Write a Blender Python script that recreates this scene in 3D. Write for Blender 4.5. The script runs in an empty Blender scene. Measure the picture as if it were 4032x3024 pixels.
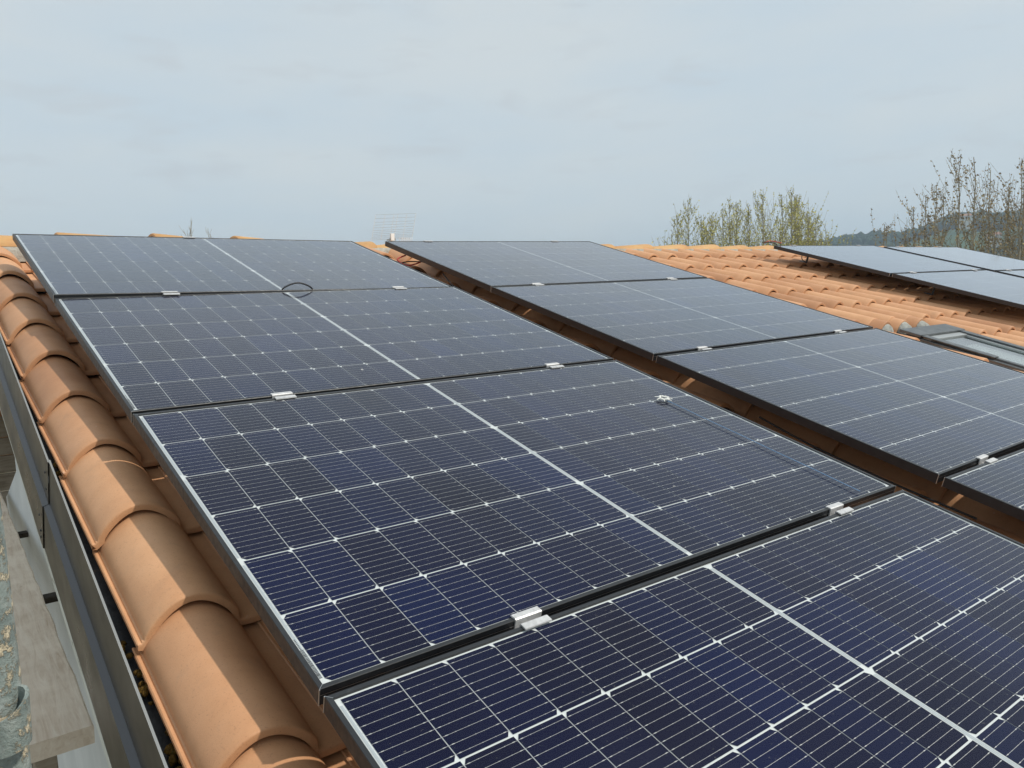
import bpy, bmesh, math, random
from mathutils import Matrix, Vector, noise
random.seed(11)
PI = math.pi
S = bpy.context.scene
COL = S.collection
R_ = math.radians

# ------------------------------------------------------------------ camera
ALPHA = R_(16.0)                       # pitch of the roof
CAMZ = 7.0                             # eye height above the ground
WC = 0.843                             # eye height above the plane of the solar panels
ROOF = Matrix.Translation((0, 0, CAMZ)) @ Matrix.Rotation(ALPHA, 4, 'X') @ Matrix.Translation((0, 0, -WC))
RC = ((0.79370828, -0.59497118, 0.12663513), (-0.10059906, -0.33369852, -0.93729671), (0.59992249, 0.73120079, -0.32471282))
cam = bpy.data.cameras.new('camera')
cam.sensor_width = 36.0
cam.lens = 36.0 * 3101.6 / 4032.0
cam.clip_start = 0.05
cam.clip_end = 20000
camo = bpy.data.objects.new('camera', cam)
COL.objects.link(camo)
cm = Matrix(((RC[0][0], -RC[1][0], -RC[2][0]), (RC[0][1], -RC[1][1], -RC[2][1]), (RC[0][2], -RC[1][2], -RC[2][2]))).to_4x4()
camo.matrix_world = ROOF @ Matrix.Translation((0, 0, WC)) @ cm
S.camera = camo

# ------------------------------------------------------------------ light
SUN = Vector((0.3778, -0.5153, 0.7692)).normalized()
W = bpy.data.worlds.new('World')
S.world = W
W.use_nodes = True
nt = W.node_tree
nt.nodes.clear()
def wn(t, **k):
    n = nt.nodes.new(t)
    for a, b in k.items(): setattr(n, a, b)
    return n
sky = wn('ShaderNodeTexSky', sky_type='NISHITA', sun_disc=False)
sky.sun_elevation = math.asin(SUN.z)
sky.sun_rotation = math.atan2(SUN.x, SUN.y)
sky.air_density = 1.0; sky.dust_density = 3.0; sky.ozone_density = 1.2; sky.altitude = 150
tc = wn('ShaderNodeTexCoord')
mp = wn('ShaderNodeMapping'); mp.inputs['Scale'].default_value = (1.0, 1.0, 3.6)
nt.links.new(tc.outputs['Generated'], mp.inputs['Vector'])
n1 = wn('ShaderNodeTexNoise'); n1.inputs['Scale'].default_value = 3.4; n1.inputs['Detail'].default_value = 5; n1.inputs['Roughness'].default_value = 0.5
nt.links.new(mp.outputs[0], n1.inputs['Vector'])
n2 = wn('ShaderNodeTexNoise'); n2.inputs['Scale'].default_value = 9.0; n2.inputs['Detail'].default_value = 3; n2.inputs['Distortion'].default_value = 0.3
nt.links.new(mp.outputs[0], n2.inputs['Vector'])
r1 = wn('ShaderNodeValToRGB')                     # thin high cloud: light and slightly greyer sheets
r1.color_ramp.elements[0].position = 0.36; r1.color_ramp.elements[0].color = (6.6, 7.6, 8.2, 1)
r1.color_ramp.elements[1].position = 0.66; r1.color_ramp.elements[1].color = (7.35, 7.95, 8.1, 1)
nt.links.new(n1.outputs['Fac'], r1.inputs['Fac'])
r2 = wn('ShaderNodeValToRGB')                     # small faint grey smudges
r2.color_ramp.elements[0].position = 0.57; r2.color_ramp.elements[0].color = (0, 0, 0, 1)
r2.color_ramp.elements[1].position = 0.78; r2.color_ramp.elements[1].color = (1, 1, 1, 1)
nt.links.new(n2.outputs['Fac'], r2.inputs['Fac'])
sm = wn('ShaderNodeMath', operation='MULTIPLY'); sm.inputs[1].default_value = 0.62
nt.links.new(r2.outputs[0], sm.inputs[0])
m0 = wn('ShaderNodeMix', data_type='RGBA'); m0.inputs[0].default_value = 0.86
nt.links.new(sky.outputs[0], m0.inputs[6]); nt.links.new(r1.outputs[0], m0.inputs[7])
m1 = wn('ShaderNodeMix', data_type='RGBA'); m1.inputs[7].default_value = (5.7, 6.15, 6.5, 1)
nt.links.new(sm.outputs[0], m1.inputs[0]); nt.links.new(m0.outputs[2], m1.inputs[6])
bg = wn('ShaderNodeBackground'); bg.inputs['Strength'].default_value = 0.1
nt.links.new(m1.outputs[2], bg.inputs['Color'])
wo = wn('ShaderNodeOutputWorld')
nt.links.new(bg.outputs[0], wo.inputs['Surface'])
sl = bpy.data.lights.new('sun', 'SUN')
sl.energy = 3.05; sl.angle = R_(0.9); sl.color = (1.0, 0.93, 0.82)
so = bpy.data.objects.new('sun', sl); COL.objects.link(so)
so.rotation_euler = (-SUN).to_track_quat('-Z', 'Y').to_euler()
so.location = (10, -10, 40)
S.view_settings.view_transform = 'Standard'; S.view_settings.look = 'None'
S.view_settings.exposure = 0.0; S.view_settings.gamma = 1.0; S.view_settings.use_curve_mapping = False
S.render.engine = 'CYCLES'
S.cycles.max_bounces = 5; S.cycles.diffuse_bounces = 2; S.cycles.glossy_bounces = 2; S.cycles.transparent_max_bounces = 8; S.cycles.volume_bounces = 0

# ------------------------------------------------------------------ helpers
def tag(o, label=None, cat=None, group=None, kind=None):
    if label: o['label'] = label
    if cat: o['category'] = cat
    if group: o['group'] = group
    if kind: o['kind'] = kind
    return o
def empty(name, M=Matrix()):
    o = bpy.data.objects.new(name, None); COL.objects.link(o)
    o.empty_display_size = 0.1; o.matrix_basis = M
    return o
def mesh_from(verts, faces, mats=(), fm=None, smooth=None):
    me = bpy.data.meshes.new('mesh')
    me.from_pydata([tuple(v) for v in verts], [], faces)
    for m in mats: me.materials.append(m)
    if fm: me.polygons.foreach_set('material_index', fm)
    if smooth is not None:
        me.polygons.foreach_set('use_smooth', [True] * len(me.polygons))
        me.set_sharp_from_angle(angle=R_(smooth))
    me.update()
    return me
def obj(name, me, parent=None, M=Matrix()):
    o = bpy.data.objects.new(name, me); COL.objects.link(o)
    if parent: o.parent = parent
    o.matrix_basis = M
    return o
class MB:
    """collects boxes, prisms, tubes into one mesh"""
    def __init__(s): s.v = []; s.f = []; s.m = []
    def add(s, vs, fs, mi=0, M=None):
        b = len(s.v)
        s.v += [(M @ Vector(v)) if M else Vector(v) for v in vs]
        s.f += [tuple(i + b for i in f) for f in fs]; s.m += [mi] * len(fs)
    def box(s, a, b, mi=0, M=None):
        x0, y0, z0 = a; x1, y1, z1 = b
        s.add([(x0, y0, z0), (x1, y0, z0), (x1, y1, z0), (x0, y1, z0), (x0, y0, z1), (x1, y0, z1), (x1, y1, z1), (x0, y1, z1)],
              [(0, 3, 2, 1), (4, 5, 6, 7), (0, 1, 5, 4), (1, 2, 6, 5), (2, 3, 7, 6), (3, 0, 4, 7)], mi, M)
    def quad(s, a, b, z, mi=0):
        s.add([(a[0], a[1], z), (b[0], a[1], z), (b[0], b[1], z), (a[0], b[1], z)], [(0, 1, 2, 3)], mi)
    def tube(s, pts, rad, n=8, mi=0, caps=True):
        pts = [Vector(p) for p in pts]
        if not hasattr(rad, '__len__'): rad = [rad] * len(pts)
        b = len(s.v); up = None
        for i, p in enumerate(pts):
            d = (pts[min(i + 1, len(pts) - 1)] - pts[max(i - 1, 0)]).normalized()
            if up is None: up = d.orthogonal().normalized()
            up = (up - d * up.dot(d))
            up = up.normalized() if up.length > 1e-6 else d.orthogonal().normalized()
            q = d.cross(up)
            for k in range(n):
                a = 2 * PI * k / n
                s.v.append(p + (up * math.cos(a) + q * math.sin(a)) * rad[i])
        for i in range(len(pts) - 1):
            for k in range(n):
                k2 = (k + 1) % n
                s.f.append((b + i * n + k, b + i * n + k2, b + (i + 1) * n + k2, b + (i + 1) * n + k)); s.m.append(mi)
        if caps:
            s.f.append(tuple(b + k for k in range(n))[::-1]); s.m.append(mi)
            e = b + (len(pts) - 1) * n
            s.f.append(tuple(e + k for k in range(n))); s.m.append(mi)
    def mesh(s, mats, smooth=None): return mesh_from(s.v, s.f, mats, s.m, smooth)
    def build(s, name, mats, parent=None, M=Matrix(), smooth=None):
        return obj(name, s.mesh(mats, smooth), parent, M)
def bevel(o, w, seg=2):
    m = o.modifiers.new('bevel', 'BEVEL'); m.width = w; m.segments = seg; m.limit_method = 'ANGLE'; m.angle_limit = R_(40)
    return o

# materials ---------------------------------------------------------
class Mat:
    def __init__(s, name, color=(.5, .5, .5), rough=.6, metal=0., spec=.5):
        s.m = bpy.data.materials.new(name); s.m.use_nodes = True; s.t = s.m.node_tree
        s.b = s.t.nodes['Principled BSDF']
        s.b.inputs['Base Color'].default_value = (*color, 1); s.b.inputs['Roughness'].default_value = rough
        s.b.inputs['Metallic'].default_value = metal; s.b.inputs['Specular IOR Level'].default_value = spec
        s._c = None
    def n(s, t, **k):
        x = s.t.nodes.new(t)
        for a, b in k.items(): setattr(x, a, b)
        return x
    def l(s, a, b): s.t.links.new(a, b)
    def coord(s, kind='Object', scale=(1, 1, 1)):
        c = s.n('ShaderNodeTexCoord'); mpn = s.n('ShaderNodeMapping'); mpn.inputs['Scale'].default_value = scale
        s.l(c.outputs[kind], mpn.inputs['Vector']); return mpn.outputs[0]
    def noise(s, scale, detail=4, rough=.55, vec=None, dist=0.):
        x = s.n('ShaderNodeTexNoise'); x.inputs['Scale'].default_value = scale; x.inputs['Detail'].default_value = detail
        x.inputs['Roughness'].default_value = rough; x.inputs['Distortion'].default_value = dist
        if vec is not None: s.l(vec, x.inputs['Vector'])
        return x.outputs['Fac']
    def ramp(s, fac, stops):
        x = s.n('ShaderNodeValToRGB'); e = x.color_ramp.elements
        while len(e) < len(stops): e.new(.5)
        for i, (p, c) in enumerate(stops):
            e[i].position = p; e[i].color = (*c, 1) if len(c) == 3 else c
        s.l(fac, x.inputs['Fac']); return x.outputs['Color']
    def mix(s, fac, a, b, mode='MIX'):
        x = s.n('ShaderNodeMix', data_type='RGBA', blend_type=mode)
        for i, v in ((0, fac), (6, a), (7, b)):
            if isinstance(v, (int, float)): x.inputs[i].default_value = v
            elif isinstance(v, tuple): x.inputs[i].default_value = (*v, 1) if len(v) == 3 else v
            else: s.l(v, x.inputs[i])
        return x.outputs[2]
    def rand(s): return s.n('ShaderNodeObjectInfo').outputs['Random']
    def math(s, op, a, b=0.):
        x = s.n('ShaderNodeMath', operation=op)
        for i, v in ((0, a), (1, b)):
            if isinstance(v, (int, float)): x.inputs[i].default_value = v
            else: s.l(v, x.inputs[i])
        return x.outputs[0]
    def col(s, c): s.l(c, s.b.inputs['Base Color']); return s
    def rough(s, c): s.l(c, s.b.inputs['Roughness']); return s
    def bump(s, h, strength=.3, dist=.01):
        x = s.n('ShaderNodeBump'); x.inputs['Strength'].default_value = strength; x.inputs['Distance'].default_value = dist
        s.l(h, x.inputs['Height']); s.l(x.outputs[0], s.b.inputs['Normal']); return s

def terracotta(name, c0, c1, c2, seed):
    m = Mat(name, rough=.58, spec=.42)
    g = m.n('ShaderNodeNewGeometry').outputs['Position']
    pv = m.n('ShaderNodeMapping'); pv.inputs['Location'].default_value = (seed, 0, 0); m.l(g, pv.inputs['Vector']); g = pv.outputs[0]
    big = m.ramp(m.noise(4.5, 6, .66, g), [(.30, c0), (.50, c1), (.72, c2)])
    r = m.rand()
    tint = m.ramp(r, [(0., (.80, .76, .74)), (.35, (.97, .95, .94)), (.7, (1.03, 1.04, 1.04)), (1., (1.10, 1.14, 1.16))])
    c = m.mix(1.0, big, tint, 'MULTIPLY')
    sp = m.ramp(m.noise(260, 2, .5, g), [(.30, (.72, .70, .70)), (.40, (1, 1, 1))])
    c = m.mix(.55, c, sp, 'MULTIPLY')
    dirt = m.ramp(m.noise(14, 6, .7, g), [(.56, (0, 0, 0)), (.80, (.35, .35, .35))])
    c = m.mix(dirt, c, (.30, .20, .13))
    eff = m.ramp(m.noise(34, 3, .5, g), [(.74, (0, 0, 0)), (.80, (.5, .5, .5))])
    c = m.mix(eff, c, (.66, .52, .42))
    m.col(c)
    m.bump(m.noise(420, 3, .6, g), .22, .0016)
    return m.m
M_TILE = terracotta('terracotta', (.50, .250, .124), (.575, .306, .158), (.630, .350, .192), 0)
M_RIDGE = terracotta('ridge_terracotta', (.48, .235, .09), (.57, .33, .13), (.60, .38, .165), 7)

m = Mat('mortar', rough=.95, spec=.1); v = m.coord()
m.col(m.ramp(m.noise(18, 6, .7, v), [(.3, (.24, .22, .185)), (.5, (.40, .375, .325)), (.7, (.50, .475, .42))])).bump(m.noise(45, 6, .7, v), 1.0, .012); M_MORTAR = m.m
m = Mat('pale_mortar', rough=.95, spec=.1); v = m.coord()
m.col(m.ramp(m.noise(30, 5, .7, v), [(.3, (.27, .28, .26)), (.7, (.47, .485, .455))])).bump(m.noise(60, 5, .7, v), .9, .008); M_LUMP = m.m
m = Mat('deck_membrane', (.012, .012, .014), .7); M_DECK = m.m
m = Mat('black_membrane', rough=.55); v = m.coord()
m.col(m.ramp(m.noise(24, 6, .7, v), [(.40, (.008, .009, .012)), (.62, (.030, .030, .034)), (.74, (.12, .065, .02))])).bump(m.noise(60, 4, .6, v), .5, .004); M_MEMB = m.m
m = Mat('moss', rough=.95, spec=.1); v = m.coord()
m.col(m.ramp(m.noise(70, 4, .7, v), [(.3, (.04, .026, .008)), (.55, (.14, .08, .018)), (.75, (.11, .09, .025))])).bump(m.noise(160, 4, .7, v), 1, .006); M_MOSS = m.m

# black anodised frame
m = Mat('anodised_frame', (.012, .013, .015), .36, .0, .6); v = m.coord()
m.col(m.ramp(m.noise(40, 5, .7, v), [(.35, (.009, .010, .012)), (.62, (.013, .015, .018)), (.80, (.045, .048, .048))])); m.rough(m.ramp(m.noise(70, 4, .6, v), [(.3, (.32, .32, .32)), (.7, (.5, .5, .5))])); M_FRAME = m.m
M_EDGE = Mat('bare_aluminium', (.70, .70, .69), .42, 1.0).m
m = Mat('clamp_aluminium', (.82, .82, .82), .45, .45); v = m.coord()
m.col(m.ramp(m.noise(90, 4, .6, v), [(.35, (.52, .52, .52)), (.65, (.68, .68, .68))])); M_CLAMP = m.m
M_BACK = Mat('backsheet', (.64, .67, .66), .55).m
M_RIBBON = Mat('tinned_ribbon', (.52, .56, .57), .35, .4).m
M_PRINT = Mat('printed_black', (.03, .03, .03), .6).m
m = Mat('silicon_cell', rough=.6, spec=.06); g = m.n('ShaderNodeNewGeometry').outputs['Position']
c = m.ramp(m.rand(), [(0, (.0042, .0058, .0230)), (.4, (.0042, .0064, .0275)), (.75, (.0040, .0074, .0340)), (1, (.0036, .0086, .0420))])
c = m.mix(.8, c, m.ramp(m.noise(2.3, 2, .5, g), [(.3, (.85, .75, .70)), (.7, (1.1, 1.2, 1.4))]), 'MULTIPLY')
m.col(c); M_CELL = m.m
M_WIRE = Mat('cell_wire', (.62, .61, .58), .4, .5).m
# solar glass : a clear pane that mirrors the sky by Fresnel, with a film of dust
m = Mat('solar_glass'); t = m.t; t.nodes.remove(m.b)
out = [n for n in t.nodes if n.type == 'OUTPUT_MATERIAL'][0]
lw = m.n('ShaderNodeLayerWeight'); lw.inputs['Blend'].default_value = .5
fres = m.math('MINIMUM', m.math('ADD', m.math('MULTIPLY', m.math('POWER', lw.outputs['Facing'], 5.5), 1.36), .002), .95)    # Schlick curve of an anti-reflective pane
tr = m.n('ShaderNodeBsdfTransparent'); tr.inputs[0].default_value = (.95, .96, .97, 1)
gl = m.n('ShaderNodeBsdfGlossy'); gl.inputs['Roughness'].default_value = .07; gl.inputs['Color'].default_value = (.93, .96, 1, 1)
df = m.n('ShaderNodeBsdfDiffuse'); df.inputs['Color'].default_value = (.46, .46, .45, 1)
g = m.n('ShaderNodeNewGeometry').outputs['Position']
dust = m.ramp(m.noise(2.2, 6, .65, g), [(.42, (.0, .0, .0)), (.62, (.006, .006, .006)), (.78, (.022, .022, .022))])
speck = m.ramp(m.noise(140, 2, .5, g), [(.70, (0, 0, 0)), (.76, (.16, .16, .16))])
drop = m.ramp(m.noise(23, 2, .4, g), [(.795, (0, 0, 0)), (.81, (.7, .7, .7))])
dd = m.mix(1.0, m.mix(1.0, dust, speck, 'ADD'), drop, 'ADD')
geo = m.n('ShaderNodeNewGeometry'); dt = m.n('ShaderNodeVectorMath', operation='DOT_PRODUCT'); m.l(geo.outputs['Normal'], dt.inputs[0]); m.l(geo.outputs['Incoming'], dt.inputs[1])
thick = m.math('MINIMUM', m.math('DIVIDE', .004, m.math('MAXIMUM', m.math('ABSOLUTE', dt.outputs['Value']), .03)), .5)   # a dust film scatters more the longer the slant path through it
dd = m.mix(1.0, dd, thick, 'ADD')
ms1 = m.n('ShaderNodeMixShader'); m.l(dd, ms1.inputs[0]); m.l(tr.outputs[0], ms1.inputs[1]); m.l(df.outputs[0], ms1.inputs[2])
ms2 = m.n('ShaderNodeMixShader'); m.l(fres, ms2.inputs[0]); m.l(ms1.outputs[0], ms2.inputs[1]); m.l(gl.outputs[0], ms2.inputs[2])
m.l(ms2.outputs[0], out.inputs['Surface']); M_GLASS = m.m
# roof window glass (double glazing; a pale sheet is added behind to brighten the pane)
m = Mat('window_glass'); t = m.t; t.nodes.remove(m.b)
out = [n for n in t.nodes if n.type == 'OUTPUT_MATERIAL'][0]
lw = m.n('ShaderNodeLayerWeight'); lw.inputs['Blend'].default_value = .5
fres = m.math('ADD', m.math('MULTIPLY', m.math('POWER', lw.outputs['Facing'], 2.2), .85), .10)
tr = m.n('ShaderNodeBsdfTransparent'); tr.inputs[0].default_value = (.9, .94, .93, 1)
gl = m.n('ShaderNodeBsdfGlossy'); gl.inputs['Roughness'].default_value = .02
ms2 = m.n('ShaderNodeMixShader'); m.l(fres, ms2.inputs[0]); m.l(tr.outputs[0], ms2.inputs[1]); m.l(gl.outputs[0], ms2.inputs[2]); m.l(ms2.outputs[0], out.inputs['Surface']); M_WGLASS = m.m
M_ADDBACK = Mat('added_backing', (.78, .80, .79), .8).m
m = Mat('grey_aluminium', (.13, .14, .145), .42, .5); v = m.coord(); m.col(m.ramp(m.noise(16, 5, .7, v), [(.3, (.085, .095, .10)), (.7, (.17, .18, .185))])); M_GALU = m.m
m = Mat('pale_aluminium', (.42, .44, .44), .4, .6); M_PALU = m.m
# coated brown sheet metal of the verge
m = Mat('brown_sheet_metal', rough=.36, metal=.15); v = m.coord('Object', (1, .6, 1))
m.col(m.ramp(m.noise(5, 5, .6, v), [(.3, (.048, .041, .034)), (.6, (.068, .059, .049)), (.8, (.086, .076, .065))]))
m.rough(m.ramp(m.noise(9, 3, .5, v), [(.3, (.26, .26, .26)), (.7, (.44, .44, .44))])).bump(m.noise(4, 2, .4, v), .12, .01); M_SHEET = m.m
m = Mat('ledge_sheet_metal', (.085, .085, .09), .4, .3); M_LEDGE = m.m
m = Mat('white_plaster', rough=.9, spec=.2); v = m.coord()
m.col(m.ramp(m.noise(3, 5, .6, v), [(.3, (.60, .615, .60)), (.7, (.72, .735, .72))])).bump(m.noise(120, 3, .6, v), .25, .002); M_PLAST = m.m
m = Mat('white_batten', rough=.8, spec=.2); v = m.coord('Object', (1, .25, 1))
m.col(m.ramp(m.noise(40, 6, .7, v), [(.33, (.25, .22, .16)), (.42, (.60, .60, .53)), (.7, (.70, .70, .64))])); M_BATT = m.m
def wood(name, c0, c1, c2, sc=(9, .7, 9), s=6):
    m = Mat(name, rough=.85, spec=.2); v = m.coord('Object', sc)
    gr = m.noise(s, 6, .62, v, 1.2)
    c = m.ramp(gr, [(.28, c0), (.5, c1), (.72, c2)])
    v2 = m.coord('Object', (2, 2, 2))
    st = m.ramp(m.noise(2.2, 4, .6, v2), [(.42, (0, 0, 0)), (.62, (.55, .55, .55))])
    c = m.mix(st, c, tuple(x * 1.15 for x in c2))
    v3 = m.coord('Object', (12, 60, 12))
    cr = m.ramp(m.noise(2.2, 3, .6, v3, .3), [(.24, (.35, .3, .25)), (.30, (1, 1, 1))])
    c = m.mix(.8, c, cr, 'MULTIPLY')
    m.col(c).bump(gr, .5, .004); return m.m
M_WOOD = wood('weathered_plank', (.48, .36, .26), (.62, .51, .40), (.70, .61, .50))
M_BOARD = wood('old_boarding', (.20, .16, .115), (.30, .25, .19), (.38, .335, .27), (1.2, 8, 8), 4)
M_DARKT = wood('dark_timber', (.025, .02, .016), (.04, .033, .026), (.06, .05, .04))
# galvanised steel spattered with mortar
m = Mat('spattered_galvanised_steel', rough=.6); v = m.coord()
base = m.ramp(m.noise(30, 5, .65, v), [(.3, (.12, .155, .15)), (.5, (.22, .265, .25)), (.7, (.34, .38, .36))])
spl = m.ramp(m.noise(55, 7, .75, v), [(.52, (0, 0, 0)), (.58, (1, 1, 1))])
c = m.mix(spl, base, m.ramp(m.noise(120, 3, .6, v), [(.3, (.42, .36, .24)), (.7, (.64, .57, .42))]))
m.col(c).bump(m.mix(.7, m.noise(110, 5, .7, v), spl, 'ADD'), .8, .004); M_GALV = m.m
M_RUBBER = Mat('black_cable', (.012, .012, .014), .5).m
M_RED = Mat('red_cable', (.42, .03, .02), .5).m
M_WHITEP = Mat('white_painted_wire', (.80, .81, .80), .5).m
M_WIREG = Mat('grey_wire', (.30, .32, .33), .6).m
M_STRIP = Mat('blue_strip', (.15, .26, .42), .8).m
M_DROP = Mat('chalky_white', (.72, .73, .70), .9).m
def leafm(name, a, b, c):
    m = Mat(name, rough=.65, spec=.25); g = m.n('ShaderNodeNewGeometry').outputs['Position']
    m.col(m.ramp(m.noise(5.5, 2, .6, g), [(.35, a), (.5, b), (.65, c)])); return m.m
M_LEAFG = leafm('spring_leaves', (.38, .365, .09), (.50, .47, .12), (.58, .54, .17))
M_LEAFB = leafm('brown_leaves', (.22, .165, .095), (.31, .23, .12), (.40, .33, .13))
m = Mat('bark', rough=.9, spec=.15); g = m.n('ShaderNodeNewGeometry').outputs['Position']; m.col(m.ramp(m.noise(3, 4, .6, g), [(.3, (.20, .18, .14)), (.7, (.36, .33, .26))])); M_BARK = m.m
m = Mat('grass_ground', rough=.95, spec=.1); v = m.coord(); m.col(m.ramp(m.noise(.25, 8, .7, v), [(.32, (.06, .075, .03)), (.48, (.17, .15, .105)), (.75, (.25, .22, .17))])).bump(m.noise(4, 6, .7, v), .6, .06); M_GRASS = m.m
m = Mat('hill_meadow', rough=.95, spec=.1); g = m.n('ShaderNodeNewGeometry').outputs['Position']; m.col(m.ramp(m.noise(.012, 5, .6, g), [(.35, (.035, .06, .022)), (.55, (.06, .095, .035)), (.7, (.10, .125, .05))])); M_HILL = m.m
m = Mat('woodland', rough=.95, spec=.05); g = m.n('ShaderNodeNewGeometry').outputs['Position']; m.col(m.ramp(m.noise(.05, 5, .7, g), [(.35, (.014, .026, .014)), (.5, (.026, .044, .022)), (.65, (.048, .066, .030))])); M_WOODL = m.m
M_HOUSEW = Mat('pale_render', (.62, .60, .55), .9).m
M_HOUSEO = Mat('ochre_render', (.45, .30, .20), .9).m
M_HROOF = Mat('far_roof_tiles', (.30, .15, .09), .9).m
M_DARKW = Mat('dark_window', (.02, .022, .025), .3).m

# ------------------------------------------------------------------ setting: ground, hill
mb = MB()
n = 24
rings = [0, 12, 40, 120, 400, 1200, 4000, 9000]
for i, r in enumerate(rings):
    for k in range(n):
        a = 2 * PI * k / n
        mb.v.append(Vector((r * math.sin(a), r * math.cos(a), 0)))
for i in range(len(rings) - 1):
    for k in range(n):
        k2 = (k + 1) % n
        mb.f.append((i * n + k, (i + 1) * n + k, (i + 1) * n + k2, i * n + k2) if i else (k, n + k, n + k2)); mb.m.append(0)
tag(mb.build('ground', [M_GRASS]), kind='structure')

SIL = [(40, .020), (52, .034), (57, .0435), (58.95, .0455), (59.73, .047), (60.35, .0475), (61.2, .0485), (61.88, .0492), (62.77, .0492), (63.66, .050), (64.38, .051),
       (64.95, .0530), (65.66, .0575), (66.21, .061), (66.77, .063), (67.45, .0615), (68.39, .0612), (69.05, .0613), (70.11, .063), (75, .068), (85, .060), (100, .035), (115, .012)]
HD = 900.0
def sil(az):
    if az <= SIL[0][0]: return SIL[0][1]
    for (a, p), (b, q) in zip(SIL, SIL[1:]):
        if az <= b: return p + (q - p) * (az - a) / (b - a)
    return SIL[-1][1]
def hill_h(az, r):
    top = sil(az) * HD + CAMZ - 6.0                       # woodland adds the last metres
    t = (r - 330) / (HD - 330)
    f = (3 * t * t - 2 * t ** 3) if 0 <= t <= 1 else (1 - .25 * (t - 1) ** 2 if t > 1 else 0)
    h = top * f + (6 * noise.noise((az * .25, r * .012, 3)) + 2.5 * noise.noise((az * .8, r * .03, 9))) * min(1, max(0, t)) * (1 - min(1, max(0, t)) ** 4)
    return max(h, -2 if t > .01 else -4)
def hpt(az, r, dz=0):
    a = R_(az); return Vector((r * math.sin(a), r * math.cos(a), hill_h(az, r) + dz))
mb = MB()
azs = [40 + 75 * i / 150 for i in range(151)]
rs = [320 + (1250 - 320) * i / 40 for i in range(41)]
for a in azs:
    for r in rs: mb.v.append(hpt(a, r))
nr = len(rs)
for i in range(len(azs) - 1):
    for j in range(nr - 1):
        mb.f.append((i * nr + j, i * nr + j + 1, (i + 1) * nr + j + 1, (i + 1) * nr + j)); mb.m.append(0)
tag(mb.build('hill', [M_HILL], smooth=180), kind='structure')
# woodland on the hill, one mass
bm = bmesh.new(); bmesh.ops.create_icosphere(bm, subdivisions=1, radius=1.0)
ico_v = [v.co.copy() for v in bm.verts]; ico_f = [tuple(v.index for v in f.verts) for f in bm.faces]; bm.free()
mb = MB(); rnd = random.Random(5)
def blob(p, rx, rz):
    q = Matrix.Rotation(rnd.uniform(0, 6.3), 3, 'Z') @ Matrix.Rotation(rnd.uniform(0, 6.3), 3, 'X')
    vs = []
    for v in ico_v:
        w = q @ v; j = rnd.uniform(.72, 1.25)
        vs.append((p.x + w.x * rx * j, p.y + w.y * rx * j, p.z + w.z * rz * j))
    mb.add(vs, ico_f)
cnt = 0
while cnt < 3200:
    az = rnd.uniform(55, 76); r = 360 + (HD - 345) * rnd.random() ** .75
    t = (r - 330) / (HD - 330)
    mead = noise.noise((az * .35, r * .006, 1.7))
    if mead > .34 and not (az < 61.3 and t > .93): continue
    if 61.6 < az < 64.5 and t > .93: continue                # meadow and vines on the crest
    s = rnd.uniform(2.6, 5.4)
    p = hpt(az, r, s * .7)
    for _ in range(2): blob(p + Vector((rnd.uniform(-s, s) * .6, rnd.uniform(-s, s) * .6, rnd.uniform(-.3, .5) * s)), s * rnd.uniform(.7, 1.0), s * rnd.uniform(.7, 1.1))
    cnt += 1
for i in range(170):                                         # wooded crest
    az = rnd.choice([rnd.uniform(58, 61.2), rnd.uniform(64.4, 76), rnd.uniform(64.4, 71)])
    s = rnd.uniform(2.8, 5.0); p = hpt(az, HD - rnd.uniform(0, 12), s * .55)
    blob(p, s, s * rnd.uniform(.8, 1.2))
tag(mb.build('woodland', [M_WOODL], smooth=180), 'distant dark green wood covering the hillside', 'wood', kind='stuff')
# far houses
def far_house(name, az, r, w, d, h, rz, wall, label, dz=0):
    p = hpt(az, r, dz)
    o = empty(name, Matrix.Translation(p) @ Matrix.Rotation(R_(rz), 4, 'Z'))
    b = MB(); b.box((-w / 2, -d / 2, -4), (w / 2, d / 2, h)); b.build('wall', [wall], o)
    b = MB(); e = .5
    b.add([(-w / 2 - e, -d / 2 - e, h), (w / 2 + e, -d / 2 - e, h), (w / 2 + e, d / 2 + e, h), (-w / 2 - e, d / 2 + e, h), (-w / 2 + 1, 0, h + 1.8), (w / 2 - 1, 0, h + 1.8)],
          [(0, 1, 5, 4), (1, 2, 5), (2, 3, 4, 5), (3, 0, 4), (0, 3, 2, 1)]); b.build('roof', [M_HROOF], o)
    for k in range(int(w // 3.2)):
        x = -w / 2 + 1.4 + k * 3.1
        b = MB(); b.box((x, -d / 2 - .06, h - 2.3), (x + 1, -d / 2 + .05, h - .8)); b.build('window', [M_DARKW], o)
    tag(o, label, 'house')
far_house('villa', 61.55, HD - 6, 15, 8, 5.5, -60, M_HOUSEO, 'small ochre villa with a low roof on the crest of the far hill', 1.0)
far_house('farmhouse', 67.05, HD - 210, 9, 7, 6, -64, M_HOUSEW, 'white farmhouse among trees half way up the far hillside', 6)
far_house('farmhouse', 68.6, HD - 330, 8, 6, 5, -68, M_HOUSEW, 'pale low house lower down the far wooded hillside', 6)

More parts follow.
